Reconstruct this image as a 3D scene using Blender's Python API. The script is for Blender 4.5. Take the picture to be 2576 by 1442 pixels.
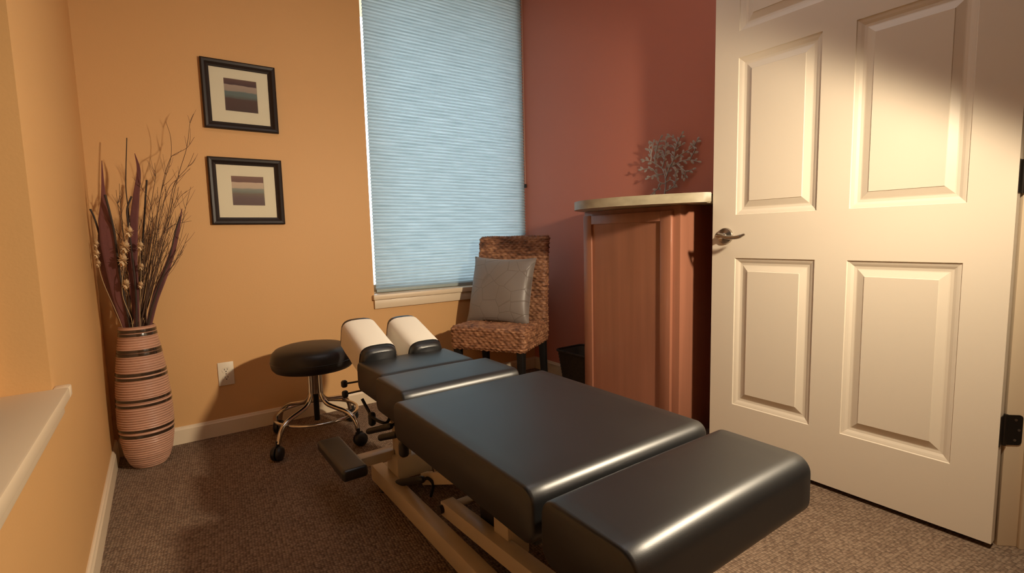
import bpy, bmesh, math, random
from mathutils import Vector, Matrix
random.seed(7)
S = bpy.context.scene
COL = S.collection
for o in list(bpy.data.objects): bpy.data.objects.remove(o)

# ------------------------------------------------------------------ camera
F_PX, IW, IH = 1260.1, 2576.0, 1442.0
YAW, PITCH, ROLL = 0.61333, 0.09951, -0.02420
CAM = Vector((0.2212, -2.8063, 0.9440))
_fw = Vector((math.sin(YAW)*math.cos(PITCH), math.cos(YAW)*math.cos(PITCH), -math.sin(PITCH)))
_r0 = Vector((math.cos(YAW), -math.sin(YAW), 0)); _u0 = _r0.cross(_fw)
_r = math.cos(ROLL)*_r0 + math.sin(ROLL)*_u0
_u = -math.sin(ROLL)*_r0 + math.cos(ROLL)*_u0
cd = bpy.data.cameras.new('camera'); cam = bpy.data.objects.new('camera', cd); COL.objects.link(cam)
cd.sensor_width = 36.0; cd.lens = F_PX/IW*36.0; cd.clip_start = 0.02
m3 = Matrix((_r, _u, -_fw)).transposed()
cam.matrix_world = Matrix.Translation(CAM) @ m3.to_4x4()
S.camera = cam
def at(px, py, ax, val):
    """point of the place seen at a pixel of the photograph, on the plane axis=val"""
    d = _fw + _r*((px-IW/2)/F_PX) - _u*((py-IH/2)/F_PX)
    return CAM + d*((val-CAM[ax])/d[ax])

# ------------------------------------------------------------------ world, lights, exposure
W = bpy.data.worlds.new('sky'); S.world = W; W.use_nodes = True
_n = W.node_tree
_tc = _n.nodes.new('ShaderNodeTexCoord'); _sp = _n.nodes.new('ShaderNodeSeparateXYZ'); _cr = _n.nodes.new('ShaderNodeValToRGB')
_n.links.new(_tc.outputs['Generated'], _sp.inputs[0]); _n.links.new(_sp.outputs[2], _cr.inputs[0]); _n.links.new(_cr.outputs[0], _n.nodes['Background'].inputs[0])
_e = _cr.color_ramp.elements; _e[0].position = .0; _e[0].color = (.36, .40, .38, 1); _e[1].position = .04; _e[1].color = (.74, .91, 1.0, 1)   # ground, then an even pale sky
W.node_tree.nodes['Background'].inputs[1].default_value = 5.4
def light(name, kind, loc, energy, color, **k):
    l = bpy.data.lights.new(name, kind); l.energy = energy; l.color = color
    for a, b in k.items(): setattr(l, a, b)
    o = bpy.data.objects.new(name, l); COL.objects.link(o); o.location = loc
    return o
LAMP = Vector((1.678, -2.67, 1.38))
# photometric profile of the lamp head: a forward flood lobe, cut off by the rim of the head
BEAM, RIM = Vector((-.43, .84, -.36)).normalized(), Vector((-.46, .54, -.70)).normalized()
def candela(d):
    x = max(0.0, d.dot(BEAM)); k = min(1.0, max(0.0, (d.dot(RIM)-.0)/.17))
    kk = k*k*(3-2*k)
    u = min(1.0, max(0.0, (d.z+.05)/.45)); kk *= 1-.46*u*min(1.0, max(0.0, .55-d.x))
    return (5.9*x**2.1+.60+1.1*max(0.0, -d.z-.45))*kk*100
VA = [i*3 for i in range(61)]; HA = [i*6 for i in range(61)]
rows_ = []
for h in HA:
    hr = math.radians(h)-math.pi
    rows_.append(' '.join('%.1f' % candela(Vector((math.sin(math.radians(v))*math.sin(hr), math.sin(math.radians(v))*math.cos(hr), -math.cos(math.radians(v))))) for v in VA))
ies = bpy.data.texts.new('lamp_profile')
ies.write('IESNA:LM-63-2002\nTILT=NONE\n1 1000 1 %d %d 1 2 0 0 0\n1 1 0\n%s\n%s\n%s\n' % (len(VA), len(HA), ' '.join(map(str, VA)), ' '.join(map(str, HA)), '\n'.join(rows_)))
lamp = light('lamp_beam', 'POINT', LAMP, 4.45, (1.0, 0.83, 0.60), shadow_soft_size=0.045)
lt = lamp.data; lt.use_nodes = True; nt_ = lt.node_tree
em = [n for n in nt_.nodes if n.type == 'EMISSION'][0]
ie = nt_.nodes.new('ShaderNodeTexIES'); ie.mode = 'INTERNAL'; ie.ies = ies; ie.inputs['Strength'].default_value = 1.0
nt_.links.new(ie.outputs['Fac'], em.inputs['Strength'])
# soft fill light added under the ceiling to lift the shadows, no fixture
cl = light('ceiling_fill_light', 'AREA', (1.15, -1.7, 2.70), 7.0, (0.98, 0.92, 0.92), shape='SQUARE', size=1.2)
S.view_settings.view_transform = 'Standard'; S.view_settings.look = 'None'
S.view_settings.gamma = 1.0; S.view_settings.use_curve_mapping = False
S.view_settings.exposure = 0.0

# ------------------------------------------------------------------ materials
def mat(name, col, rough=0.5, metal=0.0, spec=0.5, noise=None, bump=None, coat=0.0, sheen=0.0):
    m = bpy.data.materials.new(name); m.use_nodes = True
    nt = m.node_tree; b = nt.nodes['Principled BSDF']
    b.inputs['Base Color'].default_value = (*col, 1); b.inputs['Roughness'].default_value = rough
    b.inputs['Metallic'].default_value = metal; b.inputs['Specular IOR Level'].default_value = spec
    b.inputs['Coat Weight'].default_value = coat; b.inputs['Sheen Weight'].default_value = sheen
    tc = nt.nodes.new('ShaderNodeTexCoord'); mp = nt.nodes.new('ShaderNodeMapping')
    nt.links.new(tc.outputs['Object'], mp.inputs['Vector'])
    if noise:                       # (scale3, amount, detail)
        sc, amt, det = noise
        mp.inputs['Scale'].default_value = sc
        n = nt.nodes.new('ShaderNodeTexNoise'); n.inputs['Scale'].default_value = 1; n.inputs['Detail'].default_value = det
        nt.links.new(mp.outputs[0], n.inputs['Vector'])
        r = nt.nodes.new('ShaderNodeMapRange'); r.inputs[1].default_value = .25; r.inputs[2].default_value = .75
        r.inputs[3].default_value = 1-amt; r.inputs[4].default_value = 1+amt
        nt.links.new(n.outputs['Fac'], r.inputs[0])
        mx = nt.nodes.new('ShaderNodeVectorMath'); mx.operation = 'SCALE'
        mx.inputs[0].default_value = col; nt.links.new(r.outputs[0], mx.inputs['Scale'])
        nt.links.new(mx.outputs[0], b.inputs['Base Color'])
    if bump:                        # (scale, strength, distance)
        sc, st, di = bump
        n2 = nt.nodes.new('ShaderNodeTexNoise'); n2.inputs['Scale'].default_value = sc; n2.inputs['Detail'].default_value = 3
        nt.links.new(tc.outputs['Object'], n2.inputs['Vector'])
        bp = nt.nodes.new('ShaderNodeBump'); bp.inputs['Strength'].default_value = st; bp.inputs['Distance'].default_value = di
        nt.links.new(n2.outputs['Fac'], bp.inputs['Height']); nt.links.new(bp.outputs[0], b.inputs['Normal'])
    return m
M = {}
M['ochre'] = mat('ochre_wall_paint', (.62, .348, .137), .6, noise=((1.3, 1.3, 1.3), .03, 3), bump=(140, .12, .002))
M['terra'] = mat('terracotta_wall_paint', (.54, .182, .118), .6, noise=((1.3, 1.3, 1.3), .03, 3), bump=(140, .12, .002))
M['ceil'] = mat('ceiling_paint', (.72, .68, .60), .8, bump=(90, .2, .003))
M['trim'] = mat('cream_trim_paint', (.71, .57, .40), .4, bump=(40, .04, .002))
M['door'] = mat('door_paint', (.75, .66, .53), .38, bump=(60, .06, .002))
M['black'] = mat('black_gap', (.01, .008, .007), .7)
M['vinyl'] = mat('black_vinyl', (.010, .010, .0105), .39, spec=.7, bump=(900, .10, .001), noise=((9, 9, 9), .12, 3))
M['vinyl2'] = mat('stool_vinyl', (.014, .013, .013), .42, spec=.5, bump=(900, .10, .001))
M['paper'] = mat('headrest_paper', (.78, .72, .62), .75, bump=(60, .25, .002))
M['frame_metal'] = mat('beige_enamel', (.54, .44, .32), .35, spec=.5, noise=((8, 8, 8), .06, 2))
M['chrome'] = mat('chrome', (.62, .58, .53), .12, 1.0)
M['nickel'] = mat('satin_nickel', (.50, .45, .39), .26, 1.0)
M['darkmetal'] = mat('dark_metal', (.02, .019, .018), .35, .6)
M['plastic'] = mat('black_plastic', (.010, .010, .010), .45)
M['bronze'] = mat('bronze_hinge', (.035, .028, .022), .35, .7)
M['screw'] = mat('screw_head', (.55, .50, .44), .3, 1.0)
M['plate'] = mat('outlet_plate', (.72, .63, .49), .4)
M['slot'] = mat('outlet_slot', (.03, .02, .015), .6)
M['cherry'] = mat('cherry_wood', (.36, .150, .090), .30, noise=((26, 26, 1.6), .12, 5), coat=.2)
M['counter'] = mat('counter_laminate', (.36, .31, .21), .33, noise=((14, 14, 30), .22, 5), spec=.6)
M['pframe'] = mat('picture_frame', (.018, .011, .009), .45, spec=.4)
M['mat'] = mat('picture_mat', (.74, .66, .50), .8)
M['pewter'] = mat('pewter', (.40, .36, .33), .5, .5, noise=((60, 60, 60), .2, 2))
M['vase'] = mat('vase_clay', (.48, .265, .18), .38, noise=((4, 4, 30), .12, 3), coat=.2)
M['vband'] = mat('vase_dark_glaze', (.035, .020, .012), .16, coat=.5)
M['leaf'] = mat('dried_leaf', (.150, .056, .058), .6, noise=((30, 30, 6), .35, 4), bump=(120, .3, .002))
M['stick'] = mat('dark_stick', (.030, .016, .010), .7, noise=((40, 40, 12), .4, 3))
M['twig'] = mat('brown_twig', (.085, .040, .020), .7, noise=((40, 40, 12), .4, 3))
M['flower'] = mat('dried_flower', (.66, .47, .27), .8, noise=((60, 60, 60), .25, 2))
M['straw'] = mat('straw_stem', (.40, .27, .14), .7)
M['leg'] = mat('dark_leg', (.006, .005, .0045), .55, spec=.25)
M['cushion'] = mat('grey_satin', (.165, .135, .115), .42, sheen=.3, noise=((7, 7, 7), .10, 2))
M['basket'] = mat('dark_basket', (.020, .013, .009), .6, noise=((60, 60, 60), .5, 2))
M['liner'] = mat('basket_liner', (.10, .09, .075), .5)
M['glassdark'] = mat('dark_pane', (.02, .022, .02), .08)

def wicker_mat():
    m = mat('seagrass_wicker', (.27, .125, .062), .62)
    nt = m.node_tree; b = nt.nodes['Principled BSDF']
    tc = [n for n in nt.nodes if n.type == 'TEX_COORD'][0]
    n = nt.nodes.new('ShaderNodeTexNoise'); n.inputs['Scale'].default_value = 70; n.inputs['Detail'].default_value = 4
    mp = nt.nodes.new('ShaderNodeMapping'); mp.inputs['Scale'].default_value = (.35, .35, .9)
    nt.links.new(tc.outputs['Object'], mp.inputs[0]); nt.links.new(mp.outputs[0], n.inputs['Vector'])
    cr = nt.nodes.new('ShaderNodeValToRGB')
    e = cr.color_ramp.elements; e[0].position = .30; e[0].color = (.085, .034, .016, 1); e[1].position = .72; e[1].color = (.44, .225, .115, 1)
    x = e.new(.5); x.color = (.25, .108, .052, 1)
    nt.links.new(n.outputs['Fac'], cr.inputs[0]); nt.links.new(cr.outputs[0], b.inputs['Base Color'])
    bp = nt.nodes.new('ShaderNodeBump'); bp.inputs['Strength'].default_value = .5; bp.inputs['Distance'].default_value = .003
    nt.links.new(n.outputs['Fac'], bp.inputs['Height']); nt.links.new(bp.outputs[0], b.inputs['Normal'])
    return m
M['wicker'] = wicker_mat()

def carpet_mat():
    m = mat('loop_carpet', (.15, .10, .07), .95, spec=.15)
    nt = m.node_tree; b = nt.nodes['Principled BSDF']
    tc = [n for n in nt.nodes if n.type == 'TEX_COORD'][0]
    mp = nt.nodes.new('ShaderNodeMapping'); mp.inputs['Scale'].default_value = (118, 104, 1); mp.inputs['Rotation'].default_value = (0, 0, .10)
    nt.links.new(tc.outputs['Object'], mp.inputs[0])
    vo = nt.nodes.new('ShaderNodeTexVoronoi'); vo.voronoi_dimensions = '2D'; vo.inputs['Scale'].default_value = 1; vo.inputs['Randomness'].default_value = .42
    nt.links.new(mp.outputs[0], vo.inputs['Vector'])
    sep = nt.nodes.new('ShaderNodeSeparateColor'); nt.links.new(vo.outputs['Color'], sep.inputs[0])
    cr = nt.nodes.new('ShaderNodeValToRGB'); e = cr.color_ramp.elements
    e[0].color = (.158, .102, .068, 1); e[1].color = (.262, .182, .124, 1); x = e.new(.5); x.color = (.212, .142, .095, 1)
    nt.links.new(sep.outputs[0], cr.inputs[0])
    n = nt.nodes.new('ShaderNodeTexNoise'); n.inputs['Scale'].default_value = 2.2; n.inputs['Detail'].default_value = 4
    nt.links.new(tc.outputs['Object'], n.inputs['Vector'])
    r = nt.nodes.new('ShaderNodeMapRange'); r.inputs[1].default_value = .3; r.inputs[2].default_value = .7; r.inputs[3].default_value = .88; r.inputs[4].default_value = 1.1
    nt.links.new(n.outputs['Fac'], r.inputs[0])
    sc = nt.nodes.new('ShaderNodeVectorMath'); sc.operation = 'SCALE'; nt.links.new(cr.outputs[0], sc.inputs[0]); nt.links.new(r.outputs[0], sc.inputs['Scale'])
    gap_shading = nt.nodes.new('ShaderNodeMapRange'); gap_shading.inputs[1].default_value = .18; gap_shading.inputs[2].default_value = .72; gap_shading.inputs[3].default_value = 1.18; gap_shading.inputs[4].default_value = .52
    nt.links.new(vo.outputs['Distance'], gap_shading.inputs[0])                     # shade in the gaps between loops, painted into the colour
    sc2 = nt.nodes.new('ShaderNodeVectorMath'); sc2.operation = 'SCALE'; nt.links.new(sc.outputs[0], sc2.inputs[0]); nt.links.new(gap_shading.outputs[0], sc2.inputs['Scale'])
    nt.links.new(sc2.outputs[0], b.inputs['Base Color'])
    inv = nt.nodes.new('ShaderNodeMath'); inv.operation = 'SUBTRACT'; inv.inputs[0].default_value = 1; nt.links.new(vo.outputs['Distance'], inv.inputs[1])
    bp = nt.nodes.new('ShaderNodeBump'); bp.inputs['Strength'].default_value = .8; bp.inputs['Distance'].default_value = .004
    nt.links.new(inv.outputs[0], bp.inputs['Height']); nt.links.new(bp.outputs[0], b.inputs['Normal'])
    return m
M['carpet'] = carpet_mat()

def shade_mat():
    m = bpy.data.materials.new('shade_fabric'); m.use_nodes = True; nt = m.node_tree
    nt.nodes.remove(nt.nodes['Principled BSDF']); out = nt.nodes['Material Output']
    tc = nt.nodes.new('ShaderNodeTexCoord')
    mp = nt.nodes.new('ShaderNodeMapping'); mp.inputs['Scale'].default_value = (5.5, 5.5, 150)
    nt.links.new(tc.outputs['Object'], mp.inputs[0])
    n = nt.nodes.new('ShaderNodeTexNoise'); n.inputs['Scale'].default_value = 1; n.inputs['Detail'].default_value = 5; n.inputs['Roughness'].default_value = .6
    nt.links.new(mp.outputs[0], n.inputs['Vector'])
    cr = nt.nodes.new('ShaderNodeValToRGB'); e = cr.color_ramp.elements
    e[0].position = .30; e[0].color = (.42, .50, .525, 1); e[1].position = .70; e[1].color = (.645, .72, .755, 1)
    nt.links.new(n.outputs['Fac'], cr.inputs[0])
    # glued seam of every cell is a double layer of cloth
    sp = nt.nodes.new('ShaderNodeSeparateXYZ'); nt.links.new(tc.outputs['Object'], sp.inputs[0])
    fr_ = nt.nodes.new('ShaderNodeMath'); fr_.operation = 'MULTIPLY'; fr_.inputs[1].default_value = 100/(2.62-.6506); nt.links.new(sp.outputs[2], fr_.inputs[0])
    pp = nt.nodes.new('ShaderNodeMath'); pp.operation = 'PINGPONG'; pp.inputs[1].default_value = .5; nt.links.new(fr_.outputs[0], pp.inputs[0])
    mr = nt.nodes.new('ShaderNodeMapRange'); mr.inputs[1].default_value = .05; mr.inputs[2].default_value = .26; mr.inputs[3].default_value = .74; mr.inputs[4].default_value = 1.05; nt.links.new(pp.outputs[0], mr.inputs[0])
    vs = nt.nodes.new('ShaderNodeVectorMath'); vs.operation = 'SCALE'; nt.links.new(cr.outputs[0], vs.inputs[0]); nt.links.new(mr.outputs[0], vs.inputs['Scale'])
    d = nt.nodes.new('ShaderNodeBsdfDiffuse'); t = nt.nodes.new('ShaderNodeBsdfTranslucent'); mx = nt.nodes.new('ShaderNodeMixShader'); mx.inputs[0].default_value = .62
    for k in (d, t): nt.links.new(vs.outputs[0], k.inputs['Color'])
    nt.links.new(d.outputs[0], mx.inputs[1]); nt.links.new(t.outputs[0], mx.inputs[2]); nt.links.new(mx.outputs[0], out.inputs[0])
    return m
M['shade'] = shade_mat()

def pane_mat(name):
    m = bpy.data.materials.new(name); m.use_nodes = True; nt = m.node_tree
    nt.nodes.remove(nt.nodes['Principled BSDF']); out = nt.nodes['Material Output']
    f = nt.nodes.new('ShaderNodeFresnel'); f.inputs[0].default_value = 1.45
    tr = nt.nodes.new('ShaderNodeBsdfTransparent'); g = nt.nodes.new('ShaderNodeBsdfGlossy'); g.inputs['Roughness'].default_value = .05
    mx = nt.nodes.new('ShaderNodeMixShader')
    nt.links.new(f.outputs[0], mx.inputs[0]); nt.links.new(tr.outputs[0], mx.inputs[1]); nt.links.new(g.outputs[0], mx.inputs[2]); nt.links.new(mx.outputs[0], out.inputs[0])
    return m
M['pane'] = pane_mat('clear_pane')

def print_mat(name, stops):
    """flat print: horizontal colour bands with a brushed, uneven edge"""
    m = mat(name, (.2, .2, .2), .6); nt = m.node_tree; b = nt.nodes['Principled BSDF']
    tc = [n for n in nt.nodes if n.type == 'TEX_COORD'][0]
    sep = nt.nodes.new('ShaderNodeSeparateXYZ'); nt.links.new(tc.outputs['Generated'], sep.inputs[0])
    mp = nt.nodes.new('ShaderNodeMapping'); mp.inputs['Scale'].default_value = (2.5, 1, 14); nt.links.new(tc.outputs['Generated'], mp.inputs[0])
    n = nt.nodes.new('ShaderNodeTexNoise'); n.inputs['Scale'].default_value = 1; n.inputs['Detail'].default_value = 5; nt.links.new(mp.outputs[0], n.inputs['Vector'])
    ma = nt.nodes.new('ShaderNodeMath'); ma.operation = 'MULTIPLY_ADD'; ma.inputs[1].default_value = .08
    nt.links.new(n.outputs['Fac'], ma.inputs[0])
    su = nt.nodes.new('ShaderNodeMath'); su.operation = 'SUBTRACT'; su.inputs[1].default_value = .04
    nt.links.new(sep.outputs[2], su.inputs[0]); nt.links.new(su.outputs[0], ma.inputs[2])
    cr = nt.nodes.new('ShaderNodeValToRGB'); e = cr.color_ramp.elements
    while len(e) > 1: e.remove(e[0])
    e[0].position = stops[0][0]; e[0].color = (*stops[0][1], 1)
    for p, c in stops[1:]: x = e.new(p); x.color = (*c, 1)
    nt.links.new(ma.outputs[0], cr.inputs[0]); nt.links.new(cr.outputs[0], b.inputs['Base Color'])
    return m

# ------------------------------------------------------------------ geometry helpers
WM = {}
def link(o, name, parent):
    COL.objects.link(o)
    if parent is not None: o.parent = parent
    return o
def thing(name, label, cat, loc=(0, 0, 0), rotz=0.0, group=None, kind=None):
    o = bpy.data.objects.new(name, None); COL.objects.link(o); o.empty_display_size = .05
    o.location = loc; o.rotation_euler = (0, 0, rotz)
    WM[o.name] = Matrix.Translation(Vector(loc)) @ Matrix.Rotation(rotz, 4, 'Z')
    tag(o, label, cat, group, kind); return o
def tag(o, label=None, cat=None, group=None, kind=None):
    if label: o['label'] = label
    if cat: o['category'] = cat
    if group: o['group'] = group
    if kind: o['kind'] = kind
    return o
def mesh_of(bm, name, m, smooth=True):
    bmesh.ops.recalc_face_normals(bm, faces=bm.faces)
    me = bpy.data.meshes.new(name); bm.to_mesh(me); bm.free()
    me.materials.append(M[m] if isinstance(m, str) else m)
    if smooth is True:
        for p in me.polygons: p.use_smooth = True
        try: me.set_sharp_from_angle(angle=math.radians(38))
        except Exception: pass
    return me
def part(name, bm, m, parent=None, loc=None, smooth=True, local=False, label=None):
    """mesh object; geometry is given in room coordinates unless local"""
    if parent is not None: W0 = WM[parent.name]
    else: W0 = Matrix.Translation(Vector(loc)) if loc is not None else Matrix.Identity(4)
    if not local: bm.transform(W0.inverted())
    me = mesh_of(bm, name, m, smooth)
    o = bpy.data.objects.new(name, me); link(o, name, parent)
    if parent is None and loc is not None: o.location = loc
    WM[o.name] = W0.copy()
    if label: o['label'] = label
    return o
def inst(name, me, parent, loc, rot=(0, 0, 0), sc=None):
    o = bpy.data.objects.new(name, me); link(o, name, parent); o.location = loc; o.rotation_euler = rot
    if sc: o.scale = sc
    W0 = WM[parent.name] if parent else Matrix.Identity(4)
    WM[o.name] = W0 @ Matrix.Translation(Vector(loc)); return o
def struct(name, bm, m, smooth=False):
    o = part(name, bm, m, None, smooth=smooth); o['kind'] = 'structure'; return o

def box(bm, a, b, bev=0.0, seg=2):
    x0, y0, z0 = (min(a[i], b[i]) for i in range(3)); x1, y1, z1 = (max(a[i], b[i]) for i in range(3))
    v = [bm.verts.new(p) for p in ((x0,y0,z0),(x1,y0,z0),(x1,y1,z0),(x0,y1,z0),(x0,y0,z1),(x1,y0,z1),(x1,y1,z1),(x0,y1,z1))]
    fs = [bm.faces.new([v[i] for i in q]) for q in ((0,3,2,1),(4,5,6,7),(0,1,5,4),(1,2,6,5),(2,3,7,6),(3,0,4,7))]
    if bev > 0:
        es = list({e for f in fs for e in f.edges})
        bmesh.ops.bevel(bm, geom=es, offset=bev, segments=seg, profile=.5, affect='EDGES')
    return bm
def obox(bm, o, ax, ay, az, bev=0.0):
    """box from corner o along three edge vectors"""
    o = Vector(o); ax, ay, az = Vector(ax), Vector(ay), Vector(az)
    c = [o, o+ax, o+ax+ay, o+ay, o+az, o+ax+az, o+ax+ay+az, o+ay+az]
    v = [bm.verts.new(p) for p in c]
    fs = [bm.faces.new([v[i] for i in q]) for q in ((0,3,2,1),(4,5,6,7),(0,1,5,4),(1,2,6,5),(2,3,7,6),(3,0,4,7))]
    if bev > 0:
        bmesh.ops.bevel(bm, geom=list({e for f in fs for e in f.edges}), offset=bev, segments=2, profile=.5, affect='EDGES')
    return bm
def beam(bm, p, q, w, h, up=(0, 0, 1), bev=.003):
    p, q = Vector(p), Vector(q); d = (q-p); s = d.cross(Vector(up)).normalized(); u = s.cross(d).normalized()
    return obox(bm, p - s*w/2 - u*h/2, d, s*w, u*h, bev)
def quad(bm, *pts):
    return bm.faces.new([bm.verts.new(p) for p in pts])
def nb(): return bmesh.new()
def catmull(pts, n=6):
    pts = [Vector(p) for p in pts]
    if len(pts) < 3: return pts
    out = []
    P = [2*pts[0]-pts[1]] + pts + [2*pts[-1]-pts[-2]]
    for i in range(1, len(P)-2):
        for k in range(n):
            t = k/n
            out.append(.5*((2*P[i]) + (P[i+1]-P[i-1])*t + (2*P[i-1]-5*P[i]+4*P[i+1]-P[i+2])*t*t + (3*P[i]-P[i-1]-3*P[i+1]+P[i+2])*t**3))
    out.append(pts[-1]); return out
def tube(bm, pts, rad, sides=8, cap=True, closed=False, squash=None):
    pts = [Vector(p) for p in pts]; n = len(pts)
    if not hasattr(rad, '__len__'): rad = [rad]*n
    elif len(rad) == 2: rad = [rad[0]+(rad[1]-rad[0])*i/(n-1) for i in range(n)]
    rings = []; prev = None
    for i in range(n):
        a = pts[(i-1) % n] if (closed or i > 0) else pts[i]; b = pts[(i+1) % n] if (closed or i < n-1) else pts[i]
        t = (b-a).normalized()
        if prev is None:
            s = t.orthogonal().normalized()
        else: s = (prev - t*prev.dot(t)).normalized()
        prev = s; w = t.cross(s)
        rings.append([bm.verts.new(pts[i] + rad[i]*(math.cos(k*2*math.pi/sides)*s + math.sin(k*2*math.pi/sides)*w)) for k in range(sides)])
    m = n if closed else n-1
    for i in range(m):
        A, B = rings[i], rings[(i+1) % n]
        off = 0
        if closed and i == n-1:
            off = min(range(sides), key=lambda o: (A[0].co-B[o].co).length)
        for k in range(sides): bm.faces.new([A[k], A[(k+1) % sides], B[(k+1+off) % sides], B[(k+off) % sides]])
    if cap and not closed:
        bm.faces.new(rings[0][::-1]); bm.faces.new(rings[-1])
    return bm
def lathe(bm, prof, c=(0, 0, 0), n=32, cap=True):
    rings = []
    for r, z in prof:
        rings.append([bm.verts.new((c[0]+r*math.cos(2*math.pi*k/n), c[1]+r*math.sin(2*math.pi*k/n), c[2]+z)) for k in range(n)])
    for i in range(len(rings)-1):
        for k in range(n): bm.faces.new([rings[i][k], rings[i][(k+1) % n], rings[i+1][(k+1) % n], rings[i+1][k]])
    if cap:
        bm.faces.new(rings[0][::-1]); bm.faces.new(rings[-1])
    return bm
def prism(bm, poly, z0, z1):
    a = [bm.verts.new((p[0], p[1], z0)) for p in poly]; b = [bm.verts.new((p[0], p[1], z1)) for p in poly]
    bm.faces.new(a[::-1]); bm.faces.new(b); n = len(poly)
    for i in range(n): bm.faces.new([a[i], a[(i+1) % n], b[(i+1) % n], b[i]])
    return bm
def rbox(bm, c, size, r, res, disp=None, puff=0.0, bow=None):
    """rounded, finely divided box round centre c; disp(local point, normal) moves the skin along its normal"""
    hx, hy, hz = (s/2 for s in size); c = Vector(c); cache = {}
    def ticks(h):
        inner = max(2, int((2*(h-r))/res)); k = 6
        t = [-h + r*(1-math.cos(i/k*math.pi/2)) for i in range(k)]
        t = [-h + r*(i/k) for i in range(k)]
        return t + [-(h-r) + 2*(h-r)*i/inner for i in range(inner+1)] + [-x for x in t[::-1]]
    tx, ty, tz = ticks(hx), ticks(hy), ticks(hz)
    def V(x, y, z):
        key = (round(x, 6), round(y, 6), round(z, 6))
        if key in cache: return cache[key]
        q = Vector((max(-hx+r, min(hx-r, x)), max(-hy+r, min(hy-r, y)), max(-hz+r, min(hz-r, z))))
        d = Vector((x, y, z))-q; n = d.normalized() if d.length > 1e-9 else Vector((0, 0, 1)); p = q + n*r
        if puff:
            w = 1.0
            for a_, h_ in ((0, hx), (1, hy), (2, hz)): w *= 1-(1-n[a_]**2)*(abs(q[a_])/(h_-r))**2
            p = p + n*puff*w
        if disp: p = p + n*disp(p, n)
        if bow: p = bow(p)
        v = bm.verts.new(c+p); cache[key] = v; return v
    def face(A, B, fn):
        for i in range(len(A)-1):
            for j in range(len(B)-1):
                q = [fn(A[i], B[j]), fn(A[i+1], B[j]), fn(A[i+1], B[j+1]), fn(A[i], B[j+1])]
                try: bm.faces.new(q)
                except ValueError: pass
    for s in (-1, 1):
        face(tx, ty, lambda a, b: V(a, b, s*hz)); face(tx, tz, lambda a, b: V(a, s*hy, b)); face(ty, tz, lambda a, b: V(s*hx, a, b))
    return bm

# ------------------------------------------------------------------ the room
XB = 2.386                      # right (terracotta) wall
ZC = 2.72                       # ceiling
WX0, WZ0, WZ1 = 1.2234, 0.6286, 2.62   # window opening in the back wall
DIAG_O = Vector((-.7071, -.7071, 0)); DIAG_T = Vector((.7071, -.7071, 0))
PIN = Vector((2.182, -2.482, 0))
D0 = PIN - DIAG_O*.2885
D1 = PIN + DIAG_O*1.5
Z = Vector((0, 0, 1))
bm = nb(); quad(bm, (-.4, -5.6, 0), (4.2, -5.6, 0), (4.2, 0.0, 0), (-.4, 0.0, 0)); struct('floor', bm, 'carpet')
bm = nb(); quad(bm, (-.4, -5.6, ZC), (-.4, .42, ZC), (4.2, .42, ZC), (4.2, -5.6, ZC)); struct('ceiling', bm, 'ceil')
bm = nb()
box(bm, (0, 0, 0), (WX0, .42, ZC)); box(bm, (WX0, 0, 0), (XB, .42, WZ0-.03)); box(bm, (WX0, 0, WZ1), (XB, .42, ZC))
struct('wall_back', bm, 'ochre')
bm = nb(); box(bm, (-.6, .42, ZC-.02), (3.4, 1.25, ZC+.10)); struct('sky_block', bm, 'trim')      # unseen slab added outside to keep sky light off the window top
bm = nb(); box(bm, (XB, .42, 0), (XB+.12, D0.y-.08, ZC)); struct('wall_right', bm, 'terra')
# left wall with a recessed window towards the camera
LY0, LZ0, LY1, LZ1 = -1.279, 0.6206, -2.95, 2.25
bm = nb()
box(bm, (-.14, .20, 0), (0, LY0, ZC)); box(bm, (-.14, LY0, 0), (0, LY1, LZ0-.03)); box(bm, (-.14, LY0, LZ1), (0, LY1, ZC)); box(bm, (-.14, LY1, 0), (0, -3.8, ZC))
struct('wall_left', bm, 'ochre')
# diagonal wall with the doorway
bm = nb()
obox(bm, D0, DIAG_O*.255, DIAG_T*.13, Z*ZC)
obox(bm, PIN+DIAG_O*(-.0335)+Z*2.085, DIAG_O*1.03, DIAG_T*.13, Z*(ZC-2.085))
obox(bm, PIN+DIAG_O*.985, DIAG_O*.515, DIAG_T*.13, Z*ZC)
struct('wall_diagonal', bm, 'ochre')
bm = nb(); box(bm, (-.14, D1.y-.12, 0), (D1.x+.09, D1.y, ZC)); struct('wall_rear', bm, 'ochre')
A1 = D0-DIAG_O*.5; A2 = A1+DIAG_T*1.5; A3 = A2+DIAG_O*3.2; A4 = A3-DIAG_T*1.5
bm = nb()
for p, q in ((D0, A1), (A1, A2), (A2, A3), (A3, A4), (A4, D1)): quad(bm, p, q, q+Z*ZC, p+Z*ZC)
struct('wall_corridor', bm, 'ochre')

def baseboard(bm, p, q, nrm, h=.0813, t=.0135):
    p, q, nrm = Vector(p), Vector(q), Vector(nrm)
    prof = [(0, 0), (t, 0), (t, h-.014), (t*.72, h-.008), (t*.60, h-.003), (t*.25, h), (0, h)]
    A = [bm.verts.new(p+nrm*a+Z*b) for a, b in prof]; B = [bm.verts.new(q+nrm*a+Z*b) for a, b in prof]
    n = len(prof); bm.faces.new(A); bm.faces.new(B[::-1])
    for i in range(n): bm.faces.new([A[i], A[(i+1) % n], B[(i+1) % n], B[i]])
bm = nb(); baseboard(bm, (.0135, 0, 0), (XB, 0, 0), (0, -1, 0)); struct('baseboard_back', bm, 'trim')
bm = nb(); baseboard(bm, (0, 0, 0), (0, D1.y, 0), (1, 0, 0)); struct('baseboard_left', bm, 'trim')
bm = nb(); baseboard(bm, (XB, -.0135, 0), (XB, -.828, 0), (-1, 0, 0)); struct('baseboard_right', bm, 'trim')

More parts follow.
